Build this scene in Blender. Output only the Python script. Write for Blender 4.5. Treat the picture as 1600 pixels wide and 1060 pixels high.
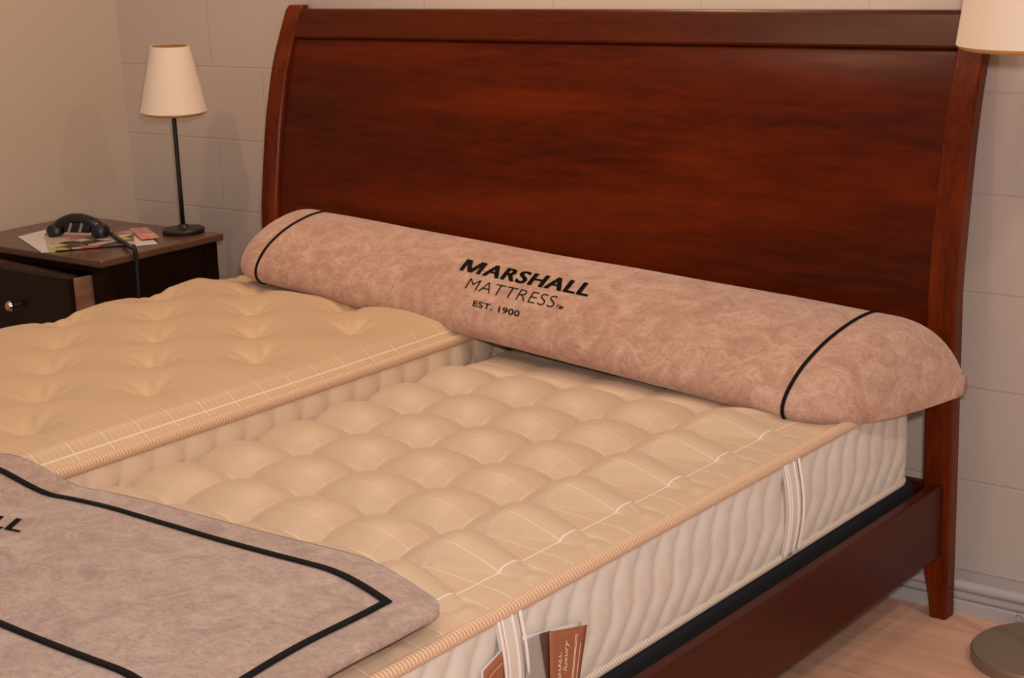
import bpy, bmesh, math, random
from mathutils import Vector, Matrix
import numpy as np
random.seed(3)
for o in list(bpy.data.objects): bpy.data.objects.remove(o)
scn = bpy.context.scene
COL = scn.collection

# ------------------------------------------------------------------ camera
yaw, pit, rol = -0.6887, 0.2501, 0.0457
fw = Vector((math.sin(yaw)*math.cos(pit), math.cos(yaw)*math.cos(pit), -math.sin(pit)))
rt = Vector((math.cos(yaw), -math.sin(yaw), 0)); dn = fw.cross(rt)
r2 = math.cos(rol)*rt + math.sin(rol)*dn; d2 = -math.sin(rol)*rt + math.cos(rol)*dn
cd = bpy.data.cameras.new('camera'); cam = bpy.data.objects.new('camera', cd); COL.objects.link(cam)
cam.matrix_world = Matrix(((r2.x, -d2.x, -fw.x, 3.6681), (r2.y, -d2.y, -fw.y, -3.1826), (r2.z, -d2.z, -fw.z, 1.5123), (0, 0, 0, 1)))
cd.sensor_width = 36; cd.lens = 2632.83/1600*36; cd.clip_start = .02
scn.camera = cam
# ------------------------------------------------------------------ view, world, lights
scn.view_settings.view_transform = 'Standard'; scn.view_settings.look = 'None'
scn.view_settings.exposure = -0.25; scn.view_settings.gamma = 1; scn.view_settings.use_curve_mapping = False
w = bpy.data.worlds.new('room_light'); scn.world = w; w.use_nodes = True
w.node_tree.nodes['Background'].inputs[0].default_value = (1.0, .92, .86, 1)
w.node_tree.nodes['Background'].inputs[1].default_value = .50
def area(name, loc, target, size, power, col):
    l = bpy.data.lights.new(name, 'AREA'); l.shape = 'DISK'; l.size = size; l.energy = power; l.color = col
    o = bpy.data.objects.new(name, l); COL.objects.link(o); o.location = loc
    o.rotation_euler = (Vector(target)-Vector(loc)).to_track_quat('-Z', 'Y').to_euler(); return o
WARM = (1.0, .68, .42)
area('ceiling_downlight_over_headboard', (.85, -.11, 2.65), (1.2, -.6, .6), .09, 14, WARM)
area('ceiling_downlight_left', (.85, -1.75, 2.75), (.7, -.9, .6), .12, 9, WARM)
area('ceiling_downlight_right', (2.5, -1.9, 2.75), (2.2, -.8, .5), .12, 6, WARM)
area('added_fill_far_right', (4.1, -1.0, 2.75), (3.2, -.6, 0), .14, 14, (1.0, .86, .74))  # added fill that brightens the floor and lower right wall
area('camera_flash', (3.72, -3.13, 1.66), (1.6, -.8, .62), .09, 37, (1.0, .93, .92))
sl = bpy.data.lights.new('added_wall_fill_spot', 'SPOT'); sl.energy = 78; sl.color = WARM; sl.spot_size = math.radians(62); sl.spot_blend = .7; sl.shadow_soft_size = .05  # added spot, brightens the upper wall and keeps off the bed
so = bpy.data.objects.new('added_wall_fill_spot', sl); COL.objects.link(so); so.location = (1.5, -1.3, 2.8)
so.rotation_euler = (Vector((1.5, 0, 1.85))-Vector(so.location)).to_track_quat('-Z', 'Y').to_euler()

# ------------------------------------------------------------------ helpers
def lin(c):
    out = []
    for v in c[:3]:
        v /= 255.; out.append(v/12.92 if v <= .04045 else ((v+.055)/1.055)**2.4)
    return (*out, 1)
def M(name, col, rough=.6, metal=0., sheen=0., spec=.5, coat=0.):
    m = bpy.data.materials.new(name); m.use_nodes = True
    b = m.node_tree.nodes['Principled BSDF']
    b.inputs['Base Color'].default_value = lin(col); b.inputs['Roughness'].default_value = rough
    b.inputs['Metallic'].default_value = metal; b.inputs['Sheen Weight'].default_value = sheen
    b.inputs['Specular IOR Level'].default_value = spec; b.inputs['Coat Weight'].default_value = coat
    return m
def NT(m): return m.node_tree.nodes, m.node_tree.links, m.node_tree.nodes['Principled BSDF']
def coord(m, kind='Object', scale=(1, 1, 1), rot=(0, 0, 0), loc=(0, 0, 0)):
    n, l, b = NT(m); t = n.new('ShaderNodeTexCoord'); mp = n.new('ShaderNodeMapping')
    mp.inputs['Scale'].default_value = scale; mp.inputs['Rotation'].default_value = rot; mp.inputs['Location'].default_value = loc
    l.new(t.outputs[kind], mp.inputs[0]); return mp.outputs[0]
def noise(m, vec, sc, det=4, rough=.55, dist=0):
    n, l, b = NT(m); t = n.new('ShaderNodeTexNoise'); t.inputs['Scale'].default_value = sc
    t.inputs['Detail'].default_value = det; t.inputs['Roughness'].default_value = rough; t.inputs['Distortion'].default_value = dist
    l.new(vec, t.inputs['Vector']); return t.outputs['Fac']
def ramp(m, fac, stops):
    n, l, b = NT(m); r = n.new('ShaderNodeValToRGB')
    while len(r.color_ramp.elements) < len(stops): r.color_ramp.elements.new(.5)
    for e, (p, c) in zip(r.color_ramp.elements, stops): e.position = p; e.color = lin(c)
    l.new(fac, r.inputs[0]); return r.outputs[0]
def mix(m, fac, a, b2, mode='MIX'):
    n, l, b = NT(m); x = n.new('ShaderNodeMix'); x.data_type = 'RGBA'; x.blend_type = mode
    for s, v in ((x.inputs[0], fac), (x.inputs[6], a), (x.inputs[7], b2)):
        if isinstance(v, (float, int)): s.default_value = v
        elif isinstance(v, tuple): s.default_value = v
        else: l.new(v, s)
    return x.outputs[2]
def math_(m, op, a, b2=0., c=None):
    n, l, b = NT(m); x = n.new('ShaderNodeMath'); x.operation = op
    for i, v in enumerate((a, b2, c)):
        if v is None: continue
        if isinstance(v, (float, int)): x.inputs[i].default_value = v
        else: l.new(v, x.inputs[i])
    return x.outputs[0]
def bump(m, h, strength=.3, dist=.01):
    n, l, b = NT(m); x = n.new('ShaderNodeBump'); x.inputs['Strength'].default_value = strength; x.inputs['Distance'].default_value = dist
    l.new(h, x.inputs['Height']); 
    if b.inputs['Normal'].is_linked: l.new(b.inputs['Normal'].links[0].from_socket, x.inputs['Normal'])
    l.new(x.outputs[0], b.inputs['Normal'])
def setc(m, c): n, l, b = NT(m); l.new(c, b.inputs['Base Color'])

def link(name, me, mat, parent=None, smooth=True):
    o = bpy.data.objects.new(name, me); COL.objects.link(o)
    if mat is not None and not me.materials: me.materials.append(mat)
    if parent is not None:
        o.parent = parent; o.matrix_parent_inverse = parent.matrix_world.inverted() if False else Matrix.Translation(-Vector(parent.location))
    if smooth:
        for p in me.polygons: p.use_smooth = True
    return o
def pydata(name, v, f, uv=None):
    me = bpy.data.meshes.new(name); me.from_pydata([tuple(map(float, p)) for p in v], [], f); me.update()
    if uv is not None:
        l = me.uv_layers.new(name='UVMap')
        for lp in me.loops: l.data[lp.index].uv = uv[lp.vertex_index]
    return me
def bm_me(name, bm):
    me = bpy.data.meshes.new(name); bm.normal_update(); bm.to_mesh(me); bm.free(); return me
def box(bm, lo, hi, bev=0., seg=2):
    r = bmesh.ops.create_cube(bm, size=1); vs = r['verts']
    for v in vs:
        v.co = Vector([(lo[i]+hi[i])/2 + v.co[i]*(hi[i]-lo[i]) for i in range(3)])
    if bev > 0:
        es = list({e for v in vs for e in v.link_edges})
        bmesh.ops.bevel(bm, geom=es, offset=bev, segments=seg, affect='EDGES', profile=.5)
def boxo(name, lo, hi, mat, parent=None, bev=.002, seg=2):
    bm = bmesh.new(); box(bm, lo, hi, bev, seg); me = bm_me(name, bm); 
    return link(name, me, mat, parent, smooth=False)
def tube(path, r, n=10, closed=False, squash=1., caps=True):
    """list of points -> verts, faces, uv (u = length in metres, v = around)"""
    P = [Vector(p) for p in path]; N = len(P); V = []; F = []; UV = []; s = 0.; up = Vector((0, 0, 1))
    if abs((P[-1]-P[0]).normalized().z) > .9 and not closed: up = Vector((0, 1, 0))
    for i, p in enumerate(P):
        a = P[i-1] if (i > 0 or closed) else P[i]; b = P[(i+1) % N] if (i < N-1 or closed) else P[i]
        t = (b-a).normalized(); side = t.cross(up)
        if side.length < .05: side = t.cross(Vector((1, 0, 0)))
        side.normalize(); nn = side.cross(t).normalized()
        rr = r[i] if isinstance(r, (list, tuple)) else r
        if i: s += (p-P[i-1]).length
        for k in range(n):
            an = 2*math.pi*k/n
            V.append(p+side*math.cos(an)*rr+nn*math.sin(an)*rr*squash); UV.append((s, k/n))
    for i in range(N if closed else N-1):
        for k in range(n):
            a = i*n+k; b = i*n+(k+1) % n; c = ((i+1) % N)*n+(k+1) % n; d = ((i+1) % N)*n+k
            F.append((a, d, c, b))
    if not closed and caps: F.append(tuple(range(n))); F.append(tuple(range((N-1)*n, N*n))[::-1])
    return V, F, UV
def tubeo(name, path, r, mat, parent=None, **k):
    v, f, u = tube(path, r, **k); return link(name, pydata(name, v, f, u), mat, parent)
def lathe(name, prof, c, mat, parent=None, n=48, close=False):
    V = []; F = []; m_ = len(prof)
    for r, z in prof:
        for k in range(n):
            a = 2*math.pi*k/n; V.append((c[0]+r*math.cos(a), c[1]+r*math.sin(a), c[2]+z))
    for i in range(m_ if close else m_-1):
        for k in range(n):
            j = (i+1) % m_
            F.append((i*n+k, i*n+(k+1) % n, j*n+(k+1) % n, j*n+k))
    if not close:
        F.append(tuple(range(n))[::-1]); F.append(tuple(range((m_-1)*n, m_*n)))
    me = pydata(name, V, F); o = link(name, me, mat, parent)
    mod = o.modifiers.new('edge', 'EDGE_SPLIT'); mod.split_angle = math.radians(40); return o
def tag(o, label, cat, group=None):
    o['label'] = label; o['category'] = cat
    if group: o['group'] = group
    return o
def thing(name, loc, label, cat, group=None):
    o = bpy.data.objects.new(name, None); COL.objects.link(o); o.location = loc; o.empty_display_size = .1
    return tag(o, label, cat, group)
def structure(o, label=None):
    o['kind'] = 'structure'
    if label: o['label'] = label
    return o
def smooth(t): t = max(0., min(1., t)); return t*t*(3-2*t)
def interp(x, xs, ys): return float(np.interp(x, xs, ys))

# ------------------------------------------------------------------ materials
FZ = .075
# painted concrete block
wallm = M('painted_block', (205, 186, 172), .55)
v = coord(wallm, 'Object'); n, l, b = NT(wallm)
sx = n.new('ShaderNodeSeparateXYZ'); l.new(v, sx.inputs[0]); cx = n.new('ShaderNodeCombineXYZ')
l.new(math_(wallm, 'ADD', sx.outputs[0], 40.64+.2032), cx.inputs[0]); l.new(math_(wallm, 'ADD', sx.outputs[2], -1.118+40.64), cx.inputs[1])
br = n.new('ShaderNodeTexBrick'); br.inputs['Scale'].default_value = 1; br.offset = .5
br.inputs['Brick Width'].default_value = .4064; br.inputs['Row Height'].default_value = .2032
br.inputs['Mortar Size'].default_value = .0035; br.inputs['Mortar Smooth'].default_value = .6
l.new(cx.outputs[0], br.inputs['Vector'])
inv = math_(wallm, 'SUBTRACT', 1., br.outputs['Fac'])
setc(wallm, mix(wallm, math_(wallm, 'MULTIPLY', br.outputs['Fac'], .16), mix(wallm, noise(wallm, v, 1.3, 3), lin((211, 192, 178)), lin((200, 181, 167))), lin((160, 142, 130))))
bump(wallm, inv, .35, .004); bump(wallm, noise(wallm, v, 90, 5, .7), .22, .002); bump(wallm, noise(wallm, v, 9, 3), .2, .006)
plm = M('painted_plaster', (196, 176, 158), .6); v = coord(plm); bump(plm, noise(plm, v, 25, 4), .12, .003)
curbm = M('painted_curb', (186, 178, 176), .5); v = coord(curbm); bump(curbm, noise(curbm, v, 40, 4), .3, .003)
# floor
flm = M('laminate_planks', (150, 100, 75), .38); v = coord(flm, 'Object', rot=(0, 0, math.radians(8))); n, l, b = NT(flm)
br = n.new('ShaderNodeTexBrick'); br.inputs['Scale'].default_value = 1; br.inputs['Brick Width'].default_value = .9; br.inputs['Row Height'].default_value = .065
br.inputs['Mortar Size'].default_value = .0006; br.inputs['Color1'].default_value = lin((240, 180, 148)); br.inputs['Color2'].default_value = lin((220, 166, 136)); br.inputs['Mortar'].default_value = lin((160, 112, 88)); l.new(v, br.inputs['Vector'])
g = noise(flm, coord(flm, 'Object', (2.5, 45, 1), (0, 0, math.radians(8))), 1, 5, .6, .4)
setc(flm, mix(flm, .55, br.outputs['Color'], ramp(flm, g, [(.3, (200, 148, 120)), (.7, (242, 192, 160))])))
def wood(name, dark, mid, light, sc, rough=.3, coat=.02):
    m = M(name, mid, rough, coat=coat, spec=.14); b = NT(m)[2]; b.inputs['Coat Roughness'].default_value = .18
    v = coord(m, 'Object', sc)
    big = noise(m, v, 1.0, 3, .5, .6); fine = noise(m, coord(m, 'Object', tuple(s*6 for s in sc)), 1.6, 5, .6, .3)
    c = ramp(m, big, [(.28, dark), (.5, mid), (.72, light)])
    c2 = ramp(m, fine, [(.3, dark), (.7, light)]); setc(m, mix(m, .35, c, c2)); bump(m, fine, .04, .001); return m
mah_h = wood('mahogany_horizontal_grain', (50, 11, 0), (76, 20, 0), (108, 35, 2), (1.0, 4, 7))
mah_t = wood('mahogany_top_rail', (50, 14, 1), (66, 21, 3), (84, 30, 6), (1.4, 6, 14))
mah_v = wood('mahogany_vertical_grain', (60, 15, 0), (90, 28, 2), (126, 50, 8), (16, 16, 2.2))
mah_r = wood('mahogany_side_rail', (52, 18, 9), (64, 23, 12), (76, 30, 16), (9, 1.0, 9), .32)
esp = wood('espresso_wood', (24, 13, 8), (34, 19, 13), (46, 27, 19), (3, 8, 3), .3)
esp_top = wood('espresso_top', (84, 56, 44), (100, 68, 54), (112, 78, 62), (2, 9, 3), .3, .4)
# velour cloth
def velour(name, a, b_, c_):
    m = M(name, b_, .9, sheen=.35, spec=.2); NT(m)[2].inputs['Sheen Roughness'].default_value = .4
    v = coord(m, 'Object'); warp = noise(m, v, 9, 2)
    n1 = noise(m, v, 14, 6, .72, 1.4); n2 = noise(m, coord(m, 'Object', (1, 2.0, 1.4), (0, 0, .6)), 55, 6, .8, 1.5)
    f = math_(m, 'ADD', math_(m, 'MULTIPLY', n1, .5), math_(m, 'MULTIPLY', n2, .5))
    setc(m, ramp(m, f, [(.40, a), (.5, b_), (.60, c_)])); bump(m, n2, .35, .003); bump(m, noise(m, v, 420, 3, .7), .25, .001); return m
vel = velour('taupe_velour', (172, 130, 109), (190, 149, 128), (210, 171, 150))
vel2 = velour('taupe_velour_flash_grey', (154, 127, 114), (173, 146, 132), (192, 166, 152))  # same velour as the bolster, with the flash's greyer tint painted in
black_rib = M('black_ribbon', (16, 11, 11), .85, spec=.2); v = coord(black_rib, 'UV'); bump(black_rib, noise(black_rib, v, 300, 2), .3, .001)
ink = M('black_print', (24, 15, 9), .85, spec=.15)
# satin mattress cover with thin white window-pane threads
def satin(name, col, lines, xe):
    m = M(name, col, .46, sheen=.12, spec=.4); n, l, b = NT(m)
    v = coord(m, 'UV'); sep = n.new('ShaderNodeSeparateXYZ'); l.new(v, sep.inputs[0])
    x, y = sep.outputs[0], sep.outputs[1]
    def stripe(c, per, off, wd):
        f = math_(m, 'FRACT', math_(m, 'DIVIDE', math_(m, 'SUBTRACT', c, off-200*per), per)); d = math_(m, 'ABSOLUTE', math_(m, 'SUBTRACT', f, .5))
        return math_(m, 'GREATER_THAN', d, .5-wd/per/2)
    edge = n.new('ShaderNodeMapRange'); edge.interpolation_type = 'SMOOTHSTEP'; l.new(x, edge.inputs[0])
    if lines == 'right':
        inn = math_(m, 'LESS_THAN', x, 2.1); bx = math_(m, 'MULTIPLY', inn, stripe(x, .162, 2.0, .0016)); fx = math_(m, 'MULTIPLY', inn, stripe(x, .054, 2.016, .001)); by = stripe(y, .148, -.588, .0016); fy = stripe(y, .148/3, -.588, .0011)
        ex = math_(m, 'LESS_THAN', math_(m, 'ABSOLUTE', math_(m, 'SUBTRACT', x, 2.178)), .0012)
        edge.inputs[1].default_value = 1.35; edge.inputs[2].default_value = 2.2; edge.inputs[3].default_value = .08; edge.inputs[4].default_value = 1.  # threads fade leftwards: satin sheen painted into their colour
        s = math_(m, 'MAXIMUM', math_(m, 'MAXIMUM', math_(m, 'MULTIPLY', bx, .35), math_(m, 'MULTIPLY', by, .6)), math_(m, 'MAXIMUM', math_(m, 'MULTIPLY', fy, .5), math_(m, 'MULTIPLY', fx, .32)))
        s = math_(m, 'MULTIPLY', s, edge.outputs[0]); s = math_(m, 'MAXIMUM', s, math_(m, 'MULTIPLY', ex, .7))
    else:
        by = stripe(y, .075, -.6, .0022); fy = stripe(y, .0125, -.6, .0016); ex = math_(m, 'LESS_THAN', math_(m, 'ABSOLUTE', math_(m, 'SUBTRACT', x, xe-.022)), .0013)
        edge.inputs[1].default_value = xe-.13; edge.inputs[2].default_value = xe-.02; edge.inputs[3].default_value = 0; edge.inputs[4].default_value = 1.
        s = math_(m, 'MULTIPLY', math_(m, 'MAXIMUM', math_(m, 'MULTIPLY', by, .5), math_(m, 'MULTIPLY', fy, .22)), edge.outputs[0]); s = math_(m, 'MAXIMUM', s, math_(m, 'MULTIPLY', ex, .5))
    base = mix(m, noise(m, coord(m, 'UV', (3, 40, 1), (0, 0, .2)), 2, 3), lin(col), lin(tuple(c*.96 for c in col)))
    setc(m, mix(m, s, base, lin((250, 236, 222))))
    bump(m, noise(m, coord(m, 'UV', (1, 14, 1), (0, 0, .1)), 22, 3), .12, .004)
    return m
CREAM = (222, 188, 152)
satR = satin('satin_ticking_plaid', (210, 181, 151), 'right', 2.25)
satL = satin('satin_ticking_gold', (208, 174, 136), 'left', 1.303)
bord = M('quilted_border', (222, 203, 184), .5, sheen=.2); v = coord(bord, 'UV')
setc(bord, mix(bord, noise(bord, v, 12, 4, .6), lin((220, 209, 196)), lin((204, 192, 179)))); bump(bord, noise(bord, v, 160, 3), .2, .001)
bord2 = M('quilted_border_warm_lit', (226, 200, 172), .5, sheen=.2); v = coord(bord2, 'UV'); bump(bord2, noise(bord2, v, 160, 3), .2, .001)  # border cloth with warm lamplight painted in as tan
def tape(name, a, b_):
    m = M(name, a, .6, sheen=.2); n, l, b = NT(m); v = coord(m, 'UV', (1, 1, 1)); sp = n.new('ShaderNodeSeparateXYZ'); l.new(v, sp.inputs[0])
    ph = math_(m, 'ADD', math_(m, 'MULTIPLY', sp.outputs[0], 900.), math_(m, 'MULTIPLY', math_(m, 'PINGPONG', sp.outputs[1], .5), 9.))
    s = math_(m, 'MULTIPLY_ADD', math_(m, 'SINE', ph), .5, .5); setc(m, mix(m, s, lin(a), lin(b_))); bump(m, s, .6, .0015); return m
tapeT = tape('ribbed_tape_gold', (206, 158, 116), (232, 200, 168)); tapeB = tape('ribbed_tape_cream', (202, 180, 156), (232, 214, 196))
cordm = M('white_braid', (232, 222, 208), .6, sheen=.3)
blackf = M('black_foundation_cloth', (24, 23, 26), .85)
shade_m = M('lamp_shade_cloth', (236, 214, 192), .85, sheen=.2); NT(shade_m)[2].inputs['Subsurface Weight'].default_value = 0
gold_m = M('gold_lining', (196, 146, 84), .5)
iron = M('black_iron', (36, 33, 30), .45, metal=.3)
bronze = M('brushed_bronze_base', (140, 120, 102), .4, metal=.35)
chrome = M('chrome_knob', (205, 190, 175), .2, metal=1.)
pine = M('drawer_side_wood', (160, 112, 86), .6); v = coord(pine, 'Object', (2, 2, 12)); setc(pine, ramp(pine, noise(pine, v, 3, 4), [(.3, (136, 92, 70)), (.7, (172, 124, 98))]))
plast = M('black_plastic', (20, 18, 19), .32); silver = M('silver_stripe', (150, 140, 140), .4)
paper = M('white_paper', (214, 204, 198), .7); browncard = M('brown_card', (156, 92, 62), .55); cream_ink = M('cream_ink', (226, 200, 176), .6); dkshade = M('cover_shadow_brown', (84, 52, 38), .6); greyp = M('grey_page', (160, 148, 142), .6)

# ------------------------------------------------------------------ room
def slab(name, lo, hi, mat, label=None): return structure(boxo(name, lo, hi, mat, bev=0), label)
slab('floor', (-2.0, -6, FZ-.1), (6.5, .2, FZ), flm, 'reddish laminate plank floor')
slab('wall_back', (-.6, 0, 0), (6.5, .15, 2.9), wallm, 'painted concrete block wall behind the bed')
slab('wall_left', (-.55, -6, 0), (-.397, 0, 2.9), plm, 'smooth painted wall at left')
bm = bmesh.new(); box(bm, (-.397, -.155, FZ-.02), (6.5, 0, .104), .003)
structure(link('baseboard_back', bm_me('baseboard_back', bm), curbm, None, False), 'painted concrete curb along the foot of the block wall')
# rounded conduit trim on the curb
v_, f_, u_ = tube([(-.39+i*.23, -.148+.0012*math.sin(i*2.1), .134+.0012*math.sin(i*1.7)) for i in range(31)], .0115, 12)
v2, f2, u2 = tube([(-.39+i*.23, -.142, .113) for i in range(31)], .0105, 12)
o = link('trim_1', pydata('trim', v_+v2, f_+[tuple(a+len(v_) for a in q) for q in f2], u_+u2), curbm); structure(o, 'painted conduit running along the curb')
# little clip under the conduit
o = tubeo('trim_2', [(2.455+.007*math.cos(a*.55), -.157, .098+.007*math.sin(a*.55)) for a in range(10)], .0018, curbm); structure(o, 'small wire clip on the curb')

# ------------------------------------------------------------------ bed frame
PZ = [FZ, .35, .764, .825, .92, 1.017, 1.15, 1.213, 1.25, 1.292]; PY = [-.203, -.196, -.189, -.178, -.162, -.143, -.105, -.076, -.058, -.037]
def fy(z):
    return sum(interp(z+d, PZ, PY) for d in (-.04, -.02, 0, .02, .04))/5 if z < 1.2 else interp(z, PZ, PY)
bed = thing('bed_frame', (1.34, -.2, FZ), 'dark mahogany sleigh bed frame with a tall curved headboard against the block wall', 'bed')
def post(xo, xi, name):
    """xo outer face, xi inner face"""
    s = 1 if xi > xo else -1; V = []; F = []; zs = [FZ+i*.02 for i in range(61)]; zs = [z for z in zs if z < 1.28]+[1.281, 1.288, 1.291]
    c = .004
    for z in zs:
        y0 = fy(z); th = .041 - .007*smooth((z-.9)/.35); t = smooth((z-1.279)/.014)*.004
        inner = xi - s*.022*(1-smooth((z-FZ)/.15) if z < .23 else 0)
        xs = sorted((xo+s*t, inner-s*t)); a, b_ = xs; y0 += t; y1 = y0+th-t*2
        for x, y in ((a+c, y0), (b_-c, y0), (b_, y0+c), (b_, y1-c), (b_-c, y1), (a+c, y1), (a, y1-c), (a, y0+c)): V.append((x, y, z))
    for i in range(len(zs)-1):
        for k in range(8): F.append((i*8+k, i*8+(k+1) % 8, (i+1)*8+(k+1) % 8, (i+1)*8+k))
    F.append(tuple(range(8))[::-1]); F.append(tuple(range((len(zs)-1)*8, len(zs)*8)))
    o = link(name, pydata(name, V, F), mah_v, bed); m = o.modifiers.new('e', 'EDGE_SPLIT'); m.split_angle = math.radians(30); return o
post(.360, .418, 'headboard_post'); post(2.318, 2.260, 'headboard_post')
def curved(name, x0, x1, z0, z1, off, th, mat, N=40, c=.003):
    V = []; F = []
    for i in range(N+1):
        z = z0+(z1-z0)*i/N; y = fy(z)+off; e = c if i in (0, N) else 0
        V += [(x0, y+e, z), (x1, y+e, z), (x1, y+th, z), (x0, y+th, z)]
    for i in range(N):
        for k in range(4): F.append((i*4+k, i*4+(k+1) % 4, (i+1)*4+(k+1) % 4, (i+1)*4+k))
    F.append((3, 2, 1, 0)); F.append(tuple(range(N*4, N*4+4)))
    o = link(name, pydata(name, V, F), mat, bed); m = o.modifiers.new('e', 'EDGE_SPLIT'); m.split_angle = math.radians(30); return o
curved('headboard_panel', .416, 2.262, .514, 1.215, .013, .016, mah_h, 60)
curved('top_rail', .416, 2.262, 1.211, 1.281, .001, .030, mah_t, 14)
boxo('lower_rail', (.416, -.186, .22), (2.262, -.166, .355), mah_r, bed)
for x0, x1 in ((2.280, 2.305), (.373, .398)):
    bm = bmesh.new(); box(bm, (x0, -2.3, .211), (x1, -.178, .361), .004, 3)
    link('side_rail', bm_me('side_rail', bm), mah_r, bed, False)
for x0 in (.36, 2.258): boxo('foot_post', (x0, -2.36, FZ), (x0+.06, -2.3, .44), mah_v, bed, .004)
boxo('foot_rail', (.42, -2.35, .2), (2.26, -2.325, .40), mah_r, bed, .004)
fd = boxo('box_spring', (.42, -2.28, .235), (2.252, -.212, .366), blackf, None, .012, 3)
tag(fd, 'low black cloth foundation seen as a dark band under the mattresses', 'box spring')

# ------------------------------------------------------------------ mattresses
def rr_sdf(x, y, x0, x1, y0, y1, r):
    qx = abs(x-(x0+x1)/2)-(x1-x0)/2+r; qy = abs(y-(y0+y1)/2)-(y1-y0)/2+r
    return -(math.hypot(max(qx, 0), max(qy, 0))+min(max(qx, qy), 0)-r)
def mattress(root, x0, x1, y0, y1, zp, zb, tuft, topmat, step=.0065, r=.06, zo=lambda x: 0., ew=.05, dia=.25, pitch=.056, bmat=None):
    nx = int((x1-x0)/step); ny = int((y1-y0)/step); V = []; UV = []; F = []
    for j in range(ny+1):
        for i in range(nx+1):
            x = x0+(x1-x0)*i/nx; y = y0+(y1-y0)*j/ny
            dx = min(x-x0, x1-x); dy = min(y-y0, y1-y)
            if dx < r and dy < r:
                a = (r-dx)/r; b_ = (r-dy)/r; m_ = max(a, b_); h = math.hypot(a, b_)
                if h > 0: a *= m_/h; b_ *= m_/h
                x = (x0+r*(1-a)) if x-x0 < x1-x else (x1-r*(1-a)); y = (y0+r*(1-b_)) if y-y0 < y1-y else (y1-r*(1-b_))
            e = max(0, rr_sdf(x, y, x0, x1, y0, y1, r)); k = smooth(e/ew)
            V.append((x, y, zo(x)+zp+.001+.004*min(1, e/.012)+k*tuft(x, y))); UV.append((x, y))
    for j in range(ny):
        for i in range(nx):
            a = j*(nx+1)+i; F.append((a, a+1, a+nx+2, a+nx+1))
    link('top_panel', pydata('top_panel', V, F, UV), topmat, root)
    # perimeter
    P = []; st = .006
    def seg(ax, ay, bx, by):
        L = math.hypot(bx-ax, by-ay); N = max(1, int(L/st))
        for i in range(N): P.append((ax+(bx-ax)*i/N, ay+(by-ay)*i/N, (by-ay)/L, -(bx-ax)/L))
    def arc(cx, cy, a0):
        N = 16
        for i in range(N):
            a = a0+math.pi/2*i/N; P.append((cx+r*math.cos(a), cy+r*math.sin(a), math.cos(a), math.sin(a)))
    seg(x1, y0+r, x1, y1-r); arc(x1-r, y1-r, 0); seg(x1-r, y1, x0+r, y1); arc(x0+r, y1-r, math.pi/2)
    seg(x0, y1-r, x0, y0+r); arc(x0+r, y0+r, math.pi); seg(x0+r, y0, x1-r, y0); arc(x1-r, y0+r, -math.pi/2)
    rows = int((zp-zb)/.0055); V = []; UV = []; F = []; NP = len(P); s = 0; prev = None
    S = []
    for p in P:
        if prev: s += math.hypot(p[0]-prev[0], p[1]-prev[1])
        S.append(s); prev = p
    for k in range(rows+1):
        t = k/rows; z = zb+(zp-zb)*t
        for (x, y, nx_, ny_), s in zip(P, S):
            pz = (z-zb)/.105; pp = s/pitch
            wv = .12*math.sin(2*math.pi*pz*1.0)
            q = abs(math.sin(math.pi*(pp-pz*.8+wv)))**.4*(1-dia+dia*abs(math.sin(math.pi*(pp+pz*.8)))**.5)
            env = smooth(t/.1)*smooth((1-t)/.1)
            d = .0095*q*env + .008*math.sin(math.pi*t) - .006
            V.append((x+nx_*d, y+ny_*d, z+zo(x)*t)); UV.append((s, z))
    for k in range(rows):
        for i in range(NP):
            j = (i+1) % NP; F.append((k*NP+i, k*NP+j, (k+1)*NP+j, (k+1)*NP+i))
    F.append(tuple(range(NP))[::-1])
    link('quilted_border', pydata('quilted_border', V, F, UV), bmat or bord, root)
    P2 = P[::2]
    tubeo('upper_piping', [(x+nx_*.001, y+ny_*.001, zp-.002+zo(x)) for x, y, nx_, ny_ in P2], .0108, tapeT, root, closed=True, n=10, squash=1.05)
    tubeo('lower_piping', [(x+nx_*.0, y+ny_*.0, zb+.007) for x, y, nx_, ny_ in P2], .0085, tapeB, root, closed=True, n=10)

RX0, RX1, MY0, MY1 = 1.335, 2.25, -2.2, -.222
rbe = [(2.203, -.662-.148*j) for j in range(-3, 11)]
def tuftR(x, y):
    jy = (y+.588)/.148; sq = 1-.75*smooth((y+.60)/.07); syy = abs(math.sin(math.pi*jy))
    if x < 2.0:
        i = min(4, max(0, round((2.0-x)/.162))); bx = 2.0-.162*i; by = -.588+.148*round(jy)
        d = math.hypot(x-bx, y-by)
        sxx = abs(math.sin(math.pi*(x-2.0)/.162)) if x > 2.0-4*.162 else math.sin(math.pi*min(.5, (2.0-4*.162-x)/.1))
        return sq*(-.013+.012*(1-math.exp(-(d/.026)**2))+.026*(sxx*syy)**.56+.003*(sxx+syy))
    t = min(1., (x-2.0)/.203); d = math.hypot(x-2.0, y-(-.588+.148*round(jy)))
    k = round((y+.662)/.148); de = math.hypot((x-2.203)*.8, y-(-.662+.148*k))
    f = jy-math.floor(jy); hw = .5*(1-t)+.10
    tri = math.sqrt(max(0., 1-((f-.5)/hw)**2)) if t > .02 else syy**.56
    tri = tri*smooth(t/.12)+syy**.56*(1-smooth(t/.12))
    sxx = math.sin(math.pi*min(.5, t*1.5+.0))**.56 if t > 0 else 0
    fade = 1-.72*smooth((t-.35)/.65)
    return sq*(-.013*(1-smooth(t*2.2))+.012*(1-math.exp(-(d/.026)**2))*(1-t)+.026*sxx*tri*fade+.003*syy*(1-t)+.006*smooth(t*2))-.010*math.exp(-(de/.017)**2)
LX0, LX1 = .40, 1.303
DX, DY = .16, .28
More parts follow.
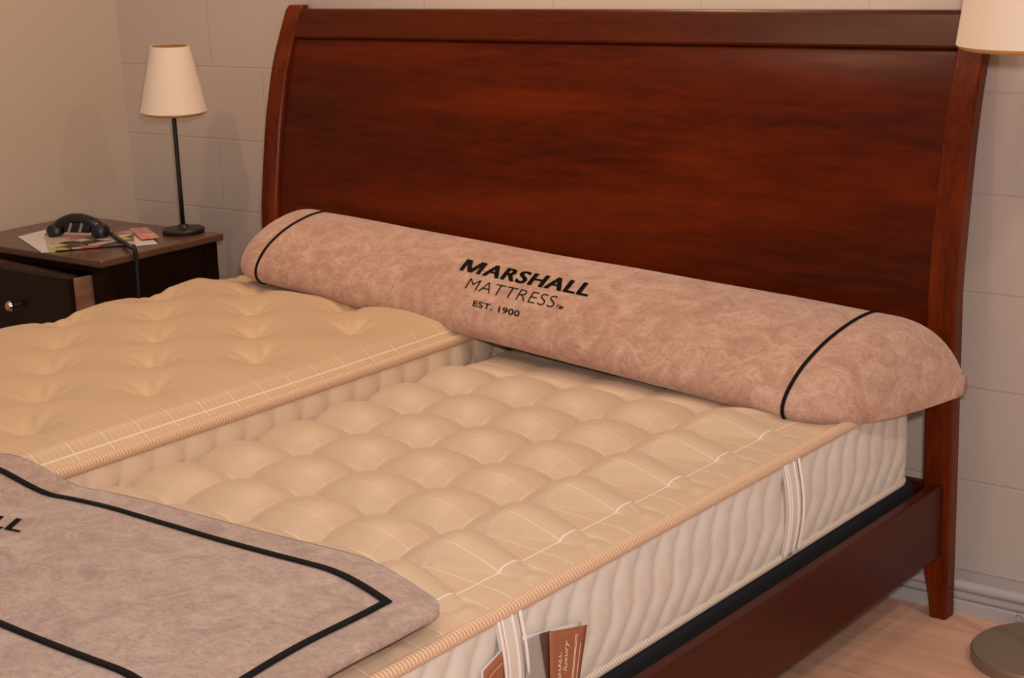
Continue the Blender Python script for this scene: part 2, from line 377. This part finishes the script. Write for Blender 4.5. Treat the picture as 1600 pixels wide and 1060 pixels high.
def tuftL(x, y):
    # diamond lattice through (1.145,-1.213)
    u = (x-1.125)/DX; v = (y+1.20)/DY
    best = 9; 
    for i in (math.floor(u), math.floor(u)+1):
        if i > 0 or i < -4: continue
        off = (-i*.5) % 1.
        j = round(v-off); d = math.hypot((u-i)*DX, (v-off-j)*DY)
        if d < best: best = d; bx = (u-i)*DX; by = (v-off-j)*DY
    if best > 8: return .03
    p = (u/2+v)  # lines of the diamond lattice
    q = (v-u/2)
    cr = (abs(math.sin(math.pi*p))*abs(math.sin(math.pi*q)))**.5
    inside = smooth((1.22-x)/.12)*smooth((x-.45)/.08)
    an = math.atan2(by, bx)
    rad = .0016*math.exp(-((best-.045)/.03)**2)*math.sin(9*an+1.0)+.0022*math.exp(-((best-.06)/.04)**2)*(math.exp(-((an-.1)/.16)**2)+math.exp(-((an-2.2)/.16)**2))
    roll = (.55+.45*smooth((LX1-x)/.17))*(1-.35*smooth((y+.5)/.08))
    return roll*.044*(1-math.exp(-(best/.046)**1.15))+rad+.002*math.sin(7*x+5*y)
mr = thing('mattress', ((RX0+RX1)/2, -1.2, .37), 'cream plaid button-tufted mattress with a white quilted side, nearest the right side rail', 'mattress')
ml = thing('mattress', ((LX0+LX1)/2, -1.2, .37), 'golden satin mattress with widely spaced deep tufts, the taller one beside the nightstand', 'mattress')
mattress(mr, RX0, RX1, MY0, MY1, .560, .372, tuftR, satR, zo=lambda x: -.020*(1-smooth((x-1.325)/.075)), ew=.04)
mattress(ml, LX0, LX1, MY0, MY1, .605, .372, tuftL, satL, dia=.62, pitch=.075, bmat=bord2)
# small tuft loops along the near edge of the plaid mattress
bm = bmesh.new(); bmesh.ops.create_uvsphere(bm, u_segments=14, v_segments=8, radius=1)
for v in bm.verts: v.co = Vector((v.co.x*.011, v.co.y*.014, v.co.z*.0042))
tuft_me = bm_me('tuft_button', bm)
for x, y in rbe:
    if not (-1.75 < y < -.6): continue
    o = link('tuft_button', tuft_me, satR, mr); o.location = Vector((x, y, .5655))
    o.rotation_euler = (0, .12, .3)
# vertical straps with braided cords on the near side
for yc in (-.722, -1.510):
    V = []; F = []; N = 16
    for i in range(N+1):
        t = i/N; z = .380+(.553-.380)*t; bul = .012*math.sin(math.pi*t)+.002
        for k in range(9):
            a = k/8; V.append((RX1+bul+.004*math.sin(math.pi*a)-.001, yc-.025+.050*a+.004*t, z))
    for i in range(N):
        for k in range(8): F.append((i*9+k, i*9+k+1, i*9+k+10, i*9+k+9))
    st = link('strap', pydata('strap', V, F, [(p[1], p[2]) for p in V]), bord, mr)
    m = st.modifiers.new('s', 'SOLIDIFY'); m.thickness = .004; m.offset = 1
    for dy_, rr in ((-.024, .0026), (-.016, .002), (.006, .0022), (.024, .0028)):
        tubeo('braid', [(RX1+.012*math.sin(math.pi*t)+.0095, yc+dy_+.004*t, .380+.173*t) for t in [i/18 for i in range(19)]], rr, cordm, st, n=8)

# ------------------------------------------------------------------ text helper
def text_mesh(body, size, bold=0., shear=0., space=1., sx=1.):
    cu = bpy.data.curves.new('t', 'FONT'); cu.body = body; cu.size = size; cu.offset = bold; cu.shear = shear; cu.space_character = space
    o = bpy.data.objects.new('t', cu); COL.objects.link(o); dg = bpy.context.evaluated_depsgraph_get(); dg.update()
    me = bpy.data.meshes.new_from_object(o.evaluated_get(dg)); COL.objects.unlink(o); bpy.data.objects.remove(o)
    bm = bmesh.new(); bm.from_mesh(me); bpy.data.meshes.remove(me)
    for v in bm.verts: v.co.x *= sx
    return bm
def cut(bm, st=.006):
    ys = [v.co.y for v in bm.verts]; y = min(ys)+st
    while y < max(ys):
        bmesh.ops.bisect_plane(bm, geom=bm.verts[:]+bm.edges[:]+bm.faces[:], plane_co=(0, y, 0), plane_no=(0, 1, 0)); y += st
    xs = [v.co.x for v in bm.verts]; x = min(xs)+st
    while x < max(xs):
        bmesh.ops.bisect_plane(bm, geom=bm.verts[:]+bm.edges[:]+bm.faces[:], plane_co=(x, 0, 0), plane_no=(1, 0, 0)); x += st
def heavy(body, shear):
    out = bmesh.new(); H = .0482; st = .0135
    def poly(pts): out.faces.new([out.verts.new((x*H+shear*y*H, y*H, 0)) for x, y in pts])
    w_ = .30   # M: two stems and a V between them
    poly([(0, 0), (w_*.82, 0), (w_*.82, 1), (0, 1)]); poly([(1.3-w_*.82, 0), (1.3, 0), (1.3, 1), (1.3-w_*.82, 1)])
    poly([(.02, 1), (w_+.06, 1), (.78, 0), (.52, 0)]); poly([(1.28, 1), (1.3-w_-.06, 1), (.52, 0), (.78, 0)])
    rest = bmesh.new()
    for k in range(-3, 4):
        b_ = text_mesh(body[1:], .066, .0003, shear, 1.13)
        for v in b_.verts: v.co.x += k*.00085
        me = bpy.data.meshes.new('t'); b_.to_mesh(me); b_.free(); rest.from_mesh(me); bpy.data.meshes.remove(me)
    x0 = min(v.co.x for v in rest.verts); h = max(v.co.y for v in rest.verts); k = H/h
    for v in rest.verts: v.co.y *= k; v.co.x += 1.3*H+.006-x0
    me = bpy.data.meshes.new('t'); rest.to_mesh(me); rest.free(); out.from_mesh(me); bpy.data.meshes.remove(me)
    return out
def fit(bm, W, H):
    xs = [v.co.x for v in bm.verts]; ys = [v.co.y for v in bm.verts]
    for v in bm.verts: v.co.x = (v.co.x-min(xs))*W/(max(xs)-min(xs)); v.co.y = (v.co.y-min(ys))*H/(max(ys)-min(ys))
    return bm
def text_on(name, bm, fmap, mat, parent):
    cut(bm)
    for v in bm.verts: v.co = fmap(v.co.x, v.co.y)
    return link(name, bm_me(name, bm), mat, parent)

# ------------------------------------------------------------------ bolster
BA = Vector((.625, -.452, .646)); BB = Vector((2.148, -.548, .557)); BU = (BB-BA).normalized(); BL = (BB-BA).length
BV = Vector((-BU.y, BU.x, 0)).normalized(); BW = BU.cross(BV).normalized()
D = .30
prof = [(.285, .0), (.20, -.001), (.11, 0), (.03, .001), (.004, .008), (-.008, .028), (.003, .055), (.036, .085), (.085, .110), (.14, .127), (.20, .137), (.25, .135), (.285, .112), (.300, .065), (.302, .02)]
def catm(pts, per):
    out = []; N = len(pts)
    for i in range(N):
        p0, p1, p2, p3 = (Vector(pts[(i+k-1) % N]) for k in range(4))
        for k in range(per):
            t = k/per; out.append(.5*((2*p1)+(p2-p0)*t+(2*p0-5*p1+4*p2-p3)*t*t+(3*p1-p0-3*p2+p3)*t**3))
    return out
SEC = catm(prof, 6); NS = len(SEC)
arc_ = [0.]
for i in range(1, NS): arc_.append(arc_[-1]+(SEC[i]-SEC[i-1]).length)
i0 = 3*6  # front bottom
def bol_pt(u, v, w_):
    t = min(1., max(0., u/BL)); v *= .92+.33*t; w_ *= 1.06+.08*t
    w_ *= 1+.008*math.sin(9*t+1)+.004*math.sin(23*t)
    return BA+BU*u+BV*v+BW*w_
def bol_surf(u, s, off=.001):
    """s = arc length up the front measured from the front bottom corner"""
    a = arc_[i0]+s; k = max(1, min(NS-2, int(np.searchsorted(arc_, a)))); f = (a-arc_[k-1])/(arc_[k]-arc_[k-1])
    p = SEC[k-1].lerp(SEC[k], f); tg = (SEC[k]-SEC[k-1]).normalized(); nrm = Vector((-tg.y, tg.x)); 
    p = p+nrm*off
    return bol_pt(u, p.x, p.y)
EXT = .172
def sec_at(sg):   # 0 at piping .. 1 at tip
    kw = max(.10, 1-sg**3.2)**.58; kf = max(.03, 1-sg**3)**.6
    return [(D-(D-p.x)*kf if p.x < D else p.x, p.y*kw+.006*sg) for p in SEC]
V = []; UV = []; F = []; rows = []
for i in range(18, 0, -1):
    sg = math.sin(math.pi/2*i/18); rows.append((-EXT*sg, sg))
for i in range(121): rows.append((BL*i/120, 0))
for i in range(1, 19):
    sg = math.sin(math.pi/2*i/18); rows.append((BL+EXT*sg, sg))
for (u, sg) in rows:
    for k, (a, b_) in enumerate(sec_at(sg)):
        V.append(bol_pt(u, a, b_)); UV.append((u, arc_[k]))
for i in range(len(rows)-1):
    for k in range(NS):
        F.append((i*NS+k, i*NS+(k+1) % NS, (i+1)*NS+(k+1) % NS, (i+1)*NS+k))
F.append(tuple(range(NS))); F.append(tuple(range((len(rows)-1)*NS, len(rows)*NS))[::-1])
bol = thing('bolster_cushion', BA+BU*BL/2+BV*.15, 'long taupe velour bolster with black lettering, leaning along the headboard', 'cushion')
me = pydata('cushion_body', V, F, UV); bmx = bmesh.new(); bmx.from_mesh(me); bmesh.ops.recalc_face_normals(bmx, faces=bmx.faces); bmx.to_mesh(me); bmx.free()
link('cushion_body', me, vel, bol)
def ribbon(pts_fn, N, wd, th, mat, name, parent):
    """pts_fn(t, side) -> surface point, side in -1..1"""
    V = []; F = []; UV = []
    for i in range(N+1):
        t = i/N
        for k, (sd, h) in enumerate(((-1, 0), (-.6, th), (.6, th), (1, 0))): V.append(pts_fn(t, sd*wd/2, h)); UV.append((t*.4, sd*wd/2))
    for i in range(N):
        for k in range(3): F.append((i*4+k, i*4+k+1, i*4+k+5, i*4+k+4))
    return link(name, pydata(name, V, F, UV), mat, parent)
amax = arc_[-1]-arc_[i0]
for u0 in (0., BL):
    ribbon(lambda t, s, h: bol_surf(u0+s, -.012+t*(.36), .0012+h), 70, .0085, .002, black_rib, 'black_piping', bol)
def bt(u0, s0): return lambda x, y: bol_surf(u0+x, s0+y, .0013)
for body, bold, shear, W, H, u0, s0 in (('MARSHALL', .0016, -.30, .383, .044, .581, .184), ('MATTRESS', -.0010, -.25, .262, .032, .647, .136),
                                       ('EST. 1900', .0010, -.25, .139, .0135, .704, .099), ('TM', .0002, -.2, .022, .010, .914, .136)):
    text_on('printed_word', fit(heavy(body, shear) if body == 'MARSHALL' else text_mesh(body, .066, bold, shear, 1.04), W, H), bt(u0, s0), ink, bol)

# ------------------------------------------------------------------ folded blanket at the foot
def bl_h(x, y):
    k = smooth((x-1.27)/.15)
    base = .656*(1-k)+.6065*k
    e = smooth((x-2.08)/.16)
    return base+.0022*math.sin(9*x+3*y)+.0018*math.sin(21*y+4*x)+.003*math.sin(6*y)-.006*e
def bl_pt(x, y, off=0.):
    yy = y+sum(interp(x+d, [.4, 1.20, 1.3, 1.42, 1.53, 1.70, 2.03, 2.138, 2.26], [-.15, -.12, -.065, -.022, -.006, 0, 0, -.028, -.064]) for d in (-.03, -.015, 0, .015, .03))/5
    xx = x+.06*max(0, -1.62-y)
    return Vector((xx, yy, bl_h(xx, yy)+off))
bl = thing('throw_blanket', (1.4, -1.85, .6), 'flat taupe throw with black border lines across both mattresses in the foreground', 'blanket')
V = []; F = []; UV = []; X0, X1, Y0, Y1 = .5, 2.243, -2.14, -1.553; nx, ny = 170, 64; r = .035
for j in range(ny+1):
    for i in range(nx+1):
        x = X0+(X1-X0)*i/nx; y = Y0+(Y1-Y0)*j/ny; dx = min(x-X0, X1-x); dy = min(y-Y0, Y1-y)
        if dx < r and dy < r:
            a = (r-dx)/r; b_ = (r-dy)/r; m_ = max(a, b_); h = math.hypot(a, b_)
            if h > 0: a *= m_/h; b_ *= m_/h
            x = (X0+r*(1-a)) if x-X0 < X1-x else (X1-r*(1-a)); y = (Y0+r*(1-b_)) if y-Y0 < Y1-y else (Y1-r*(1-b_))
        V.append(bl_pt(x, y)); UV.append((x*.8, y*.8))
for j in range(ny):
    for i in range(nx):
        a = j*(nx+1)+i; F.append((a, a+1, a+nx+2, a+nx+1))
o = link('cloth', pydata('cloth', V, F, UV), vel2, bl); m = o.modifiers.new('s', 'SOLIDIFY'); m.thickness = .009; m.offset = -1
pa, pb, pc, pd = .6, 2.168, -1.617, -2.000; wd = .0065
loop = []
def ln(a, b_, N): return [(a[0]+(b_[0]-a[0])*i/N, a[1]+(b_[1]-a[1])*i/N) for i in range(N+1)]
V = []; F = []; UV = []
ring = ln((pa, pc), (pb, pc), 110)+ln((pb, pc), (pb, pd), 30)[1:]+ln((pb, pd), (pa, pd), 110)[1:]+ln((pa, pd), (pa, pc), 30)[1:-1]
for (x, y) in ring:
    cx_, cy_ = (pa+pb)/2, (pc+pd)/2; hx, hy = (pb-pa)/2, (pc-pd)/2
    ex = (x-cx_)/hx; ey = (y-cy_)/hy
    for sg in (-1, 1):
        ox = sg*wd if abs(ex) > .9999 else 0; oy = sg*wd if abs(ey) > .9999 else 0
        V.append(bl_pt(x+ox*math.copysign(1, ex), y+oy*math.copysign(1, ey), .0016)); UV.append((x, y))
for i in range(len(ring)):
    j = (i+1) % len(ring); F.append((2*i, 2*j, 2*j+1, 2*i+1))
o = link('black_border', pydata('black_border', V, F, UV), black_rib, bl); m = o.modifiers.new('s', 'SOLIDIFY'); m.thickness = .0014; m.offset = 1
text_on('printed_word', fit(heavy('MARSHALL', -.45), .400, .044), lambda x, y: bl_pt(1.100+x, -1.768+y, .0014), ink, bl)

# ------------------------------------------------------------------ nightstand
ns = thing('nightstand', (-.08, -.42, FZ), 'dark espresso nightstand with an open top drawer, beside the bed by the left wall', 'nightstand')
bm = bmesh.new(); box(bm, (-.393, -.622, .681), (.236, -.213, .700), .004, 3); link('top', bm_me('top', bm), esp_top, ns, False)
for x in (-.375, .172):
    for y in (-.608, -.262):
        bm = bmesh.new(); box(bm, (x, y, FZ), (x+.042, y+.042, .681), .002)
        for v in bm.verts:
            if v.co.z < .2: v.co.x += (x+.021-v.co.x)*.3; v.co.y += (y+.021-v.co.y)*.3
        link('leg', bm_me('leg', bm), esp, ns, False)
boxo('side_panel', (.184, -.57, .2), (.205, -.26, .68), esp, ns, .001); boxo('side_panel', (-.37, -.57, .2), (-.35, -.26, .68), esp, ns, .001)
boxo('back_panel', (-.34, -.24, .2), (.18, -.228, .68), esp, ns, .001); boxo('bottom_panel', (-.34, -.59, .2), (.18, -.25, .215), esp, ns, .001)
boxo('apron', (-.333, -.604, .662), (.172, -.584, .681), esp, ns, .001)
dr = boxo('drawer', (-.345, -.692, .50), (.19, -.675, .664), esp, ns, .003, 3)
for lo, hi in (((.150, -.675, .52), (.164, -.30, .652)), ((-.325, -.675, .52), (-.311, -.30, .652))):
    s = boxo('drawer_side', lo, hi, pine, dr, .001)
s = boxo('drawer_bottom', (-.311, -.675, .522), (.150, -.30, .528), pine, dr, 0)
k = lathe('knob', [(.0045, 0), (.0045, .012), (.012, .017), (.0145, .023), (.011, .029), (.003, .031)], (0, 0, 0), chrome, None, 24)
k.parent = dr; k.rotation_euler = (math.pi/2, 0, 0); k.location = (-.042, -.692, .572)
dr2 = boxo('drawer', (-.33, -.606, .36), (.17, -.588, .49), esp, ns, .003); k2 = k.copy(); COL.objects.link(k2); k2.parent = dr2; k2.location = (-.08, -.606, .43)
dr3 = boxo('drawer', (-.33, -.606, .22), (.17, -.588, .35), esp, ns, .003); k3 = k.copy(); COL.objects.link(k3); k3.parent = dr3; k3.location = (-.08, -.606, .285)

# ------------------------------------------------------------------ table lamp
tl = thing('table_lamp', (.126, -.258, .70), 'small table lamp with an off-white cone shade and thin black pole on the nightstand', 'lamp')
lathe('base', [(.052, 0), (.057, .003), (.0575, .009), (.054, .013), (.018, .015), (.010, .024)], (.126, -.258, .70), iron, tl)
tubeo('pole', [(.126+.006*t, -.258, .72+.47*t) for t in (0, .25, .5, .75, 1)], .0062, iron, tl, n=14)
def shade(root, c, zb, zt, rb_, rt_, tilt=(0, 0)):
    t = .0018
    o = lathe('shade', [(rb_, zb), (rt_, zt), (rt_-t, zt), (rb_-t, zb)], (0, 0, 0), shade_m, root, 72, close=True)
    g1 = lathe('lining', [(rb_-t-.0005, zb+.002), (rt_-t-.0005, zt-.001), (rt_-t-.0012, zt-.001), (rb_-t-.0015, zb-.004), (rb_-t-.008, zb-.008), (rb_-t-.0085, zb-.0065)], (0, 0, 0), gold_m, root, 72, close=True)
    for q in (o, g1):
        q.parent = root; q.matrix_parent_inverse = Matrix.Identity(4); q.location = Vector(c)-Vector(root.location); q.rotation_euler = (tilt[0], tilt[1], 0)
    return o
shade(tl, (.136, -.258, 1.115), -.085, .087, .0875, .0505, (0, .05))
sp = tubeo('shade_holder', [(.140-.050, -.258, 1.185), (.132, -.258, 1.189), (.140+.046, -.258, 1.185)], .0015, iron, tl, n=6)

# ------------------------------------------------------------------ floor lamp at right
fl = thing('floor_lamp', (2.545, -.275, FZ), 'standing lamp with a wide round bronze base and white shade, right of the bed', 'lamp')
lathe('base', [(.126, 0), (.129, .002), (.129, .019), (.126, .022), (.02, .0235), (.014, .04)], (2.545, -.275, FZ), bronze, fl, 72)
tubeo('pole', [(2.545, -.275, .10+1.35*t) for t in (0, .5, 1)], .009, bronze, fl, n=16)
shade(fl, (2.545, -.275, 1.375), -.130, .150, .180, .138)
tubeo('shade_holder', [(2.545-.137, -.275, 1.51), (2.545, -.275, 1.448), (2.545+.137, -.275, 1.51)], .002, bronze, fl, n=6)

# ------------------------------------------------------------------ papers and handset on the nightstand
def sheet(name, pts, z, th, mat, label, cat, group=None):
    V = [(x, y, z) for x, y in pts]+[(x, y, z+th) for x, y in pts]; N = len(pts)
    F = [tuple(range(N))[::-1], tuple(range(N, 2*N))]+[(i, (i+1) % N, N+(i+1) % N, N+i) for i in range(N)]
    o = link(name, pydata(name, V, F), mat, None, False); return tag(o, label, cat, group)
magm = M('magazine_cover', (190, 170, 150), .35); v = coord(magm, 'Object'); n, l, b = NT(magm)
vo = n.new('ShaderNodeTexVoronoi'); vo.distance = 'CHEBYCHEV'; vo.inputs['Scale'].default_value = 22; l.new(v, vo.inputs['Vector'])
sepc = n.new('ShaderNodeSeparateColor'); l.new(vo.outputs['Color'], sepc.inputs[0])
cr = ramp(magm, sepc.outputs[0], [(0, (196, 172, 152)), (.25, (120, 92, 74)), (.42, (196, 178, 160)), (.6, (70, 58, 50)), (.7, (190, 176, 60)), (.78, (206, 190, 178)), (.9, (196, 96, 70))])
NT(magm)[0][cr.node.name].color_ramp.interpolation = 'CONSTANT'; setc(magm, cr)
flyer = M('pink_flyer', (214, 120, 96), .5); v = coord(flyer, 'Object'); setc(flyer, ramp(flyer, noise(flyer, v, 24, 2), [(.40, (214, 196, 186)), (.46, (216, 120, 96)), (.62, (222, 150, 128)), (.68, (206, 186, 176))]))
ZT = .7005
sheet('newspaper', [(-.255, -.52), (.0, -.628), (.02, -.60), (-.16, -.36), (-.28, -.36)], ZT, .0025, paper, 'pale newspaper, lowest sheet under the magazine on the nightstand', 'newspaper')
sheet('magazine', [(.010, -.612), (.150, -.445), (-.02, -.315), (-.205, -.468)], ZT+.003, .004, magm, 'colourful printed magazine lying under the black handset on the nightstand', 'magazine')
sheet('leaflet', [(.165, -.452), (.195, -.405), (-.02, -.285), (-.055, -.33)], ZT+.0005, .0018, paper, 'white leaflet sticking out behind the magazine on the nightstand', 'leaflet')
sheet('flyer', [(.130, -.405), (.155, -.365), (.0, -.280), (-.03, -.32)], ZT+.0075, .0012, flyer, 'orange-pink flyer on the white leaflet near the lamp base', 'flyer')
hs = thing('telephone_handset', (-.09, -.43, ZT+.008), 'black corded handset lying across the magazine on the nightstand', 'handset')
H0 = Vector((-.135, -.478, .712)); H1 = Vector((-.005, -.432, .712))   # ear and mouth ends
path = []; rad = []
for i in range(15):
    t = i/14; p = H0.lerp(H1, t); p.z += .034*math.sin(math.pi*t)**.6+.012; path.append(p); rad.append(.0165+.003*abs(2*t-1)**2)
tubeo('grip', path, rad, plast, hs, n=14, squash=.8)
for c in (H0, H1):
    q = lathe('earpiece' if c is H0 else 'mouthpiece', [(.020, 0), (.025, .004), (.026, .018), (.018, .030), (.004, .033)], (0, 0, 0), plast, None, 28)
    q.parent = hs; q.location = Vector((c.x, c.y, ZT+.010))-Vector(hs.location); q.rotation_euler = (.1, .12 if c is H1 else -.12, 0)
hd = (H1-H0).normalized(); hn = Vector((hd.y, -hd.x, 0))
bm = bmesh.new(); box(bm, (-.040, -.014, -.013), (.044, .014, .017), .008, 3)
q = link('keypad_body', bm_me('keypad_body', bm), plast, None); q.parent = hs; q.location = (H0+H1)/2+Vector((0, 0, .020))-Vector(hs.location); q.rotation_euler = (0, 0, math.atan2(hd.y, hd.x))
for t in (-.016, .018):
    sv = boxo('silver_stripe', (-.0035, -.0012, -.014), (.0035, .0012, .014), silver, None, .0005); sv.parent = q
    sv.location = (t, -.0146, .002); sv.rotation_euler = (0, .42, 0)
# cord, part of the handset
cp = [Vector(p) for p in ((.015, -.425, .722), (.055, -.433, .714), (.10, -.452, .712), (.15, -.475, .711), (.20, -.50, .712), (.232, -.512, .712), (.249, -.522, .702), (.252, -.525, .68), (.252, -.527, .62), (.250, -.529, .55))]
cc = []
for i in range(len(cp)-1):
    p0 = cp[max(0, i-1)]; p1 = cp[i]; p2 = cp[i+1]; p3 = cp[min(len(cp)-1, i+2)]
    for k_ in range(24):
        t = k_/24; cc.append(.5*((2*p1)+(p2-p0)*t+(2*p0-5*p1+4*p2-p3)*t*t+(3*p1-p0-3*p2+p3)*t**3))
cl = [0]
for i in range(1, len(cc)): cl.append(cl[-1]+(cc[i]-cc[i-1]).length)
hel = []; tot = cl[-1]; N = int(tot/.0045*9)
for i in range(N+1):
    s = tot*i/N; p = Vector([interp(s, cl, [c[j] for c in cc]) for j in range(3)]); q = Vector([interp(min(tot, s+.003), cl, [c[j] for c in cc]) for j in range(3)]); t = (q-p)
    if t.length < 1e-6: continue
    t.normalize(); a = t.cross(Vector((.3, .9, .2))).normalized(); b_ = t.cross(a); ph = 2*math.pi*s/.0045
    hel.append(p+(a*math.cos(ph)+b_*math.sin(ph))*.0045)
tubeo('coiled_cord', hel, .0019, plast, hs, n=6)

# ------------------------------------------------------------------ brochure and card on the mattress side
def quad(name, P4, mat, parent, th=.0006, nx=1, ny=1, bow=0.):
    A, B, C_, D_ = (Vector(p) for p in P4); V = []; F = []; nrm = (B-A).cross(D_-A).normalized()
    N = 8
    for j in range(N+1):
        for i in range(N+1):
            u = i/N; v = j/N; p = A.lerp(B, u).lerp(D_.lerp(C_, u), v)+nrm*bow*math.sin(math.pi*u); V.append(p)
    for j in range(N):
        for i in range(N):
            a = j*(N+1)+i; F.append((a, a+1, a+N+2, a+N+1))
    o = link(name, pydata(name, V, F), mat, parent); m = o.modifiers.new('s', 'SOLIDIFY'); m.thickness = th; m.offset = 0; return o
bc = thing('brochure', (2.28, -1.42, .42), 'open brown and white brochure stuck at the near strap, showing lettering printed sideways', 'brochure')
TL = Vector((2.268, -1.490, .517)); TM_ = Vector((2.268, -1.449, .509)); TR = Vector((2.270, -1.345, .483))
dnv = Vector((.010, -.050, -.115))
quad('inside_page', (TL, TM_, TM_+Vector((.012, .012, -.115)), TL+Vector((.012, .002, -.12))), greyp, bc)
quad('white_page', (TL+Vector((.0, 0, .001)), TR+Vector((-.002, -.006, .006)), TR+dnv+Vector((.0, -.006, .0)), TL+Vector((.010, .01, -.12))), paper, bc)
quad('cover_shadow', (TM_+Vector((.003, -.003, 0)), TM_+Vector((.004, .02, -.004)), TM_+Vector((.014, .012, -.12)), TM_+Vector((.014, -.0, -.12))), dkshade, bc)  # dark strip painting the shadow beside the front cover
c0 = TM_+Vector((.006, .014, -.003)); c1 = TR+Vector((.004, 0, 0)); c2 = c1+dnv; c3 = c0+Vector((.014, -.022, -.125))
quad('front_cover', (c0, c1, c2, c3), browncard, bc)
def on_cover(off):
    cn = (c1-c0).cross(c3-c0).normalized(); cn = cn if cn.x > 0 else -cn
    def f(x, y):   # x runs up the page, y runs to the left
        u = .5 - y; v = .9 - x
        return c0.lerp(c1, u).lerp(c3.lerp(c2, u), v)+cn*off
    return f
def cov_text(body, size, bold, u, v, sx=1., shear=0.):
    bm = text_mesh(body, size, bold, shear, 1., sx); cut(bm, .04)
    cn = (c1-c0).cross(c3-c0).normalized(); cn = cn if cn.x > 0 else -cn
    for q in bm.verts:
        uu = u-q.co.y; vv = v-q.co.x; q.co = c0.lerp(c1, uu).lerp(c3.lerp(c2, uu), vv)+cn*.0012
    link('printed_word', bm_me('printed_word', bm), cream_ink, bc)
cov_text('MARSHALL', .13, .003, .32, .80, .85); cov_text('luxury', .17, .002, .50, .50, .8, .35)
for uu in (.70, .735, .86):
    cn = (c1-c0).cross(c3-c0).normalized(); cn = cn if cn.x > 0 else -cn
    A = c0.lerp(c1, uu).lerp(c3.lerp(c2, uu), .08 if uu < .8 else .2)+cn*.0012; B = c0.lerp(c1, uu).lerp(c3.lerp(c2, uu), .99)+cn*.0012
    tubeo('printed_line', [A, A.lerp(B, .5), B], .0006, cream_ink, bc, n=4)
lb = thing('product_card', (2.27, -1.56, .45), 'small brown card with thin frame line, left of the strap on mattress side', 'card')
q0 = Vector((2.268, -1.577, .500)); q1 = Vector((2.266, -1.530, .514)); q2 = q1+Vector((.004, -.006, -.10)); q3 = q0+Vector((.004, -.006, -.10))
quad('card_back', (q0+Vector((-.001, -.003, .001)), q1+Vector((-.001, 0, .001)), q2+Vector((-.001, 0, 0)), q3+Vector((-.001, -.004, 0))), paper, lb)
quad('card_front', (q0+Vector((.001, 0, 0)), q1+Vector((.001, 0, 0)), q2+Vector((.001, 0, 0)), q3+Vector((.001, 0, 0))), browncard, lb)
cn = (q1-q0).cross(q3-q0).normalized(); cn = cn if cn.x > 0 else -cn
def cp_(u, v): return q0.lerp(q1, u).lerp(q3.lerp(q2, u), v)+cn*.0022
tubeo('frame_line', [cp_(.28, .95), cp_(.28, .5), cp_(.28, .16), cp_(.6, .16), cp_(.88, .16), cp_(.88, .5), cp_(.88, .95)], .0005, cream_ink, lb, n=4)
bm = text_mesh('MARSHALL', .34, .006, 0, 1., .5); cut(bm, .06)
for q in bm.verts:
    q.co = cp_(.66-q.co.y, .98-q.co.x+.22)
link('printed_word', bm_me('printed_word', bm), cream_ink, lb)
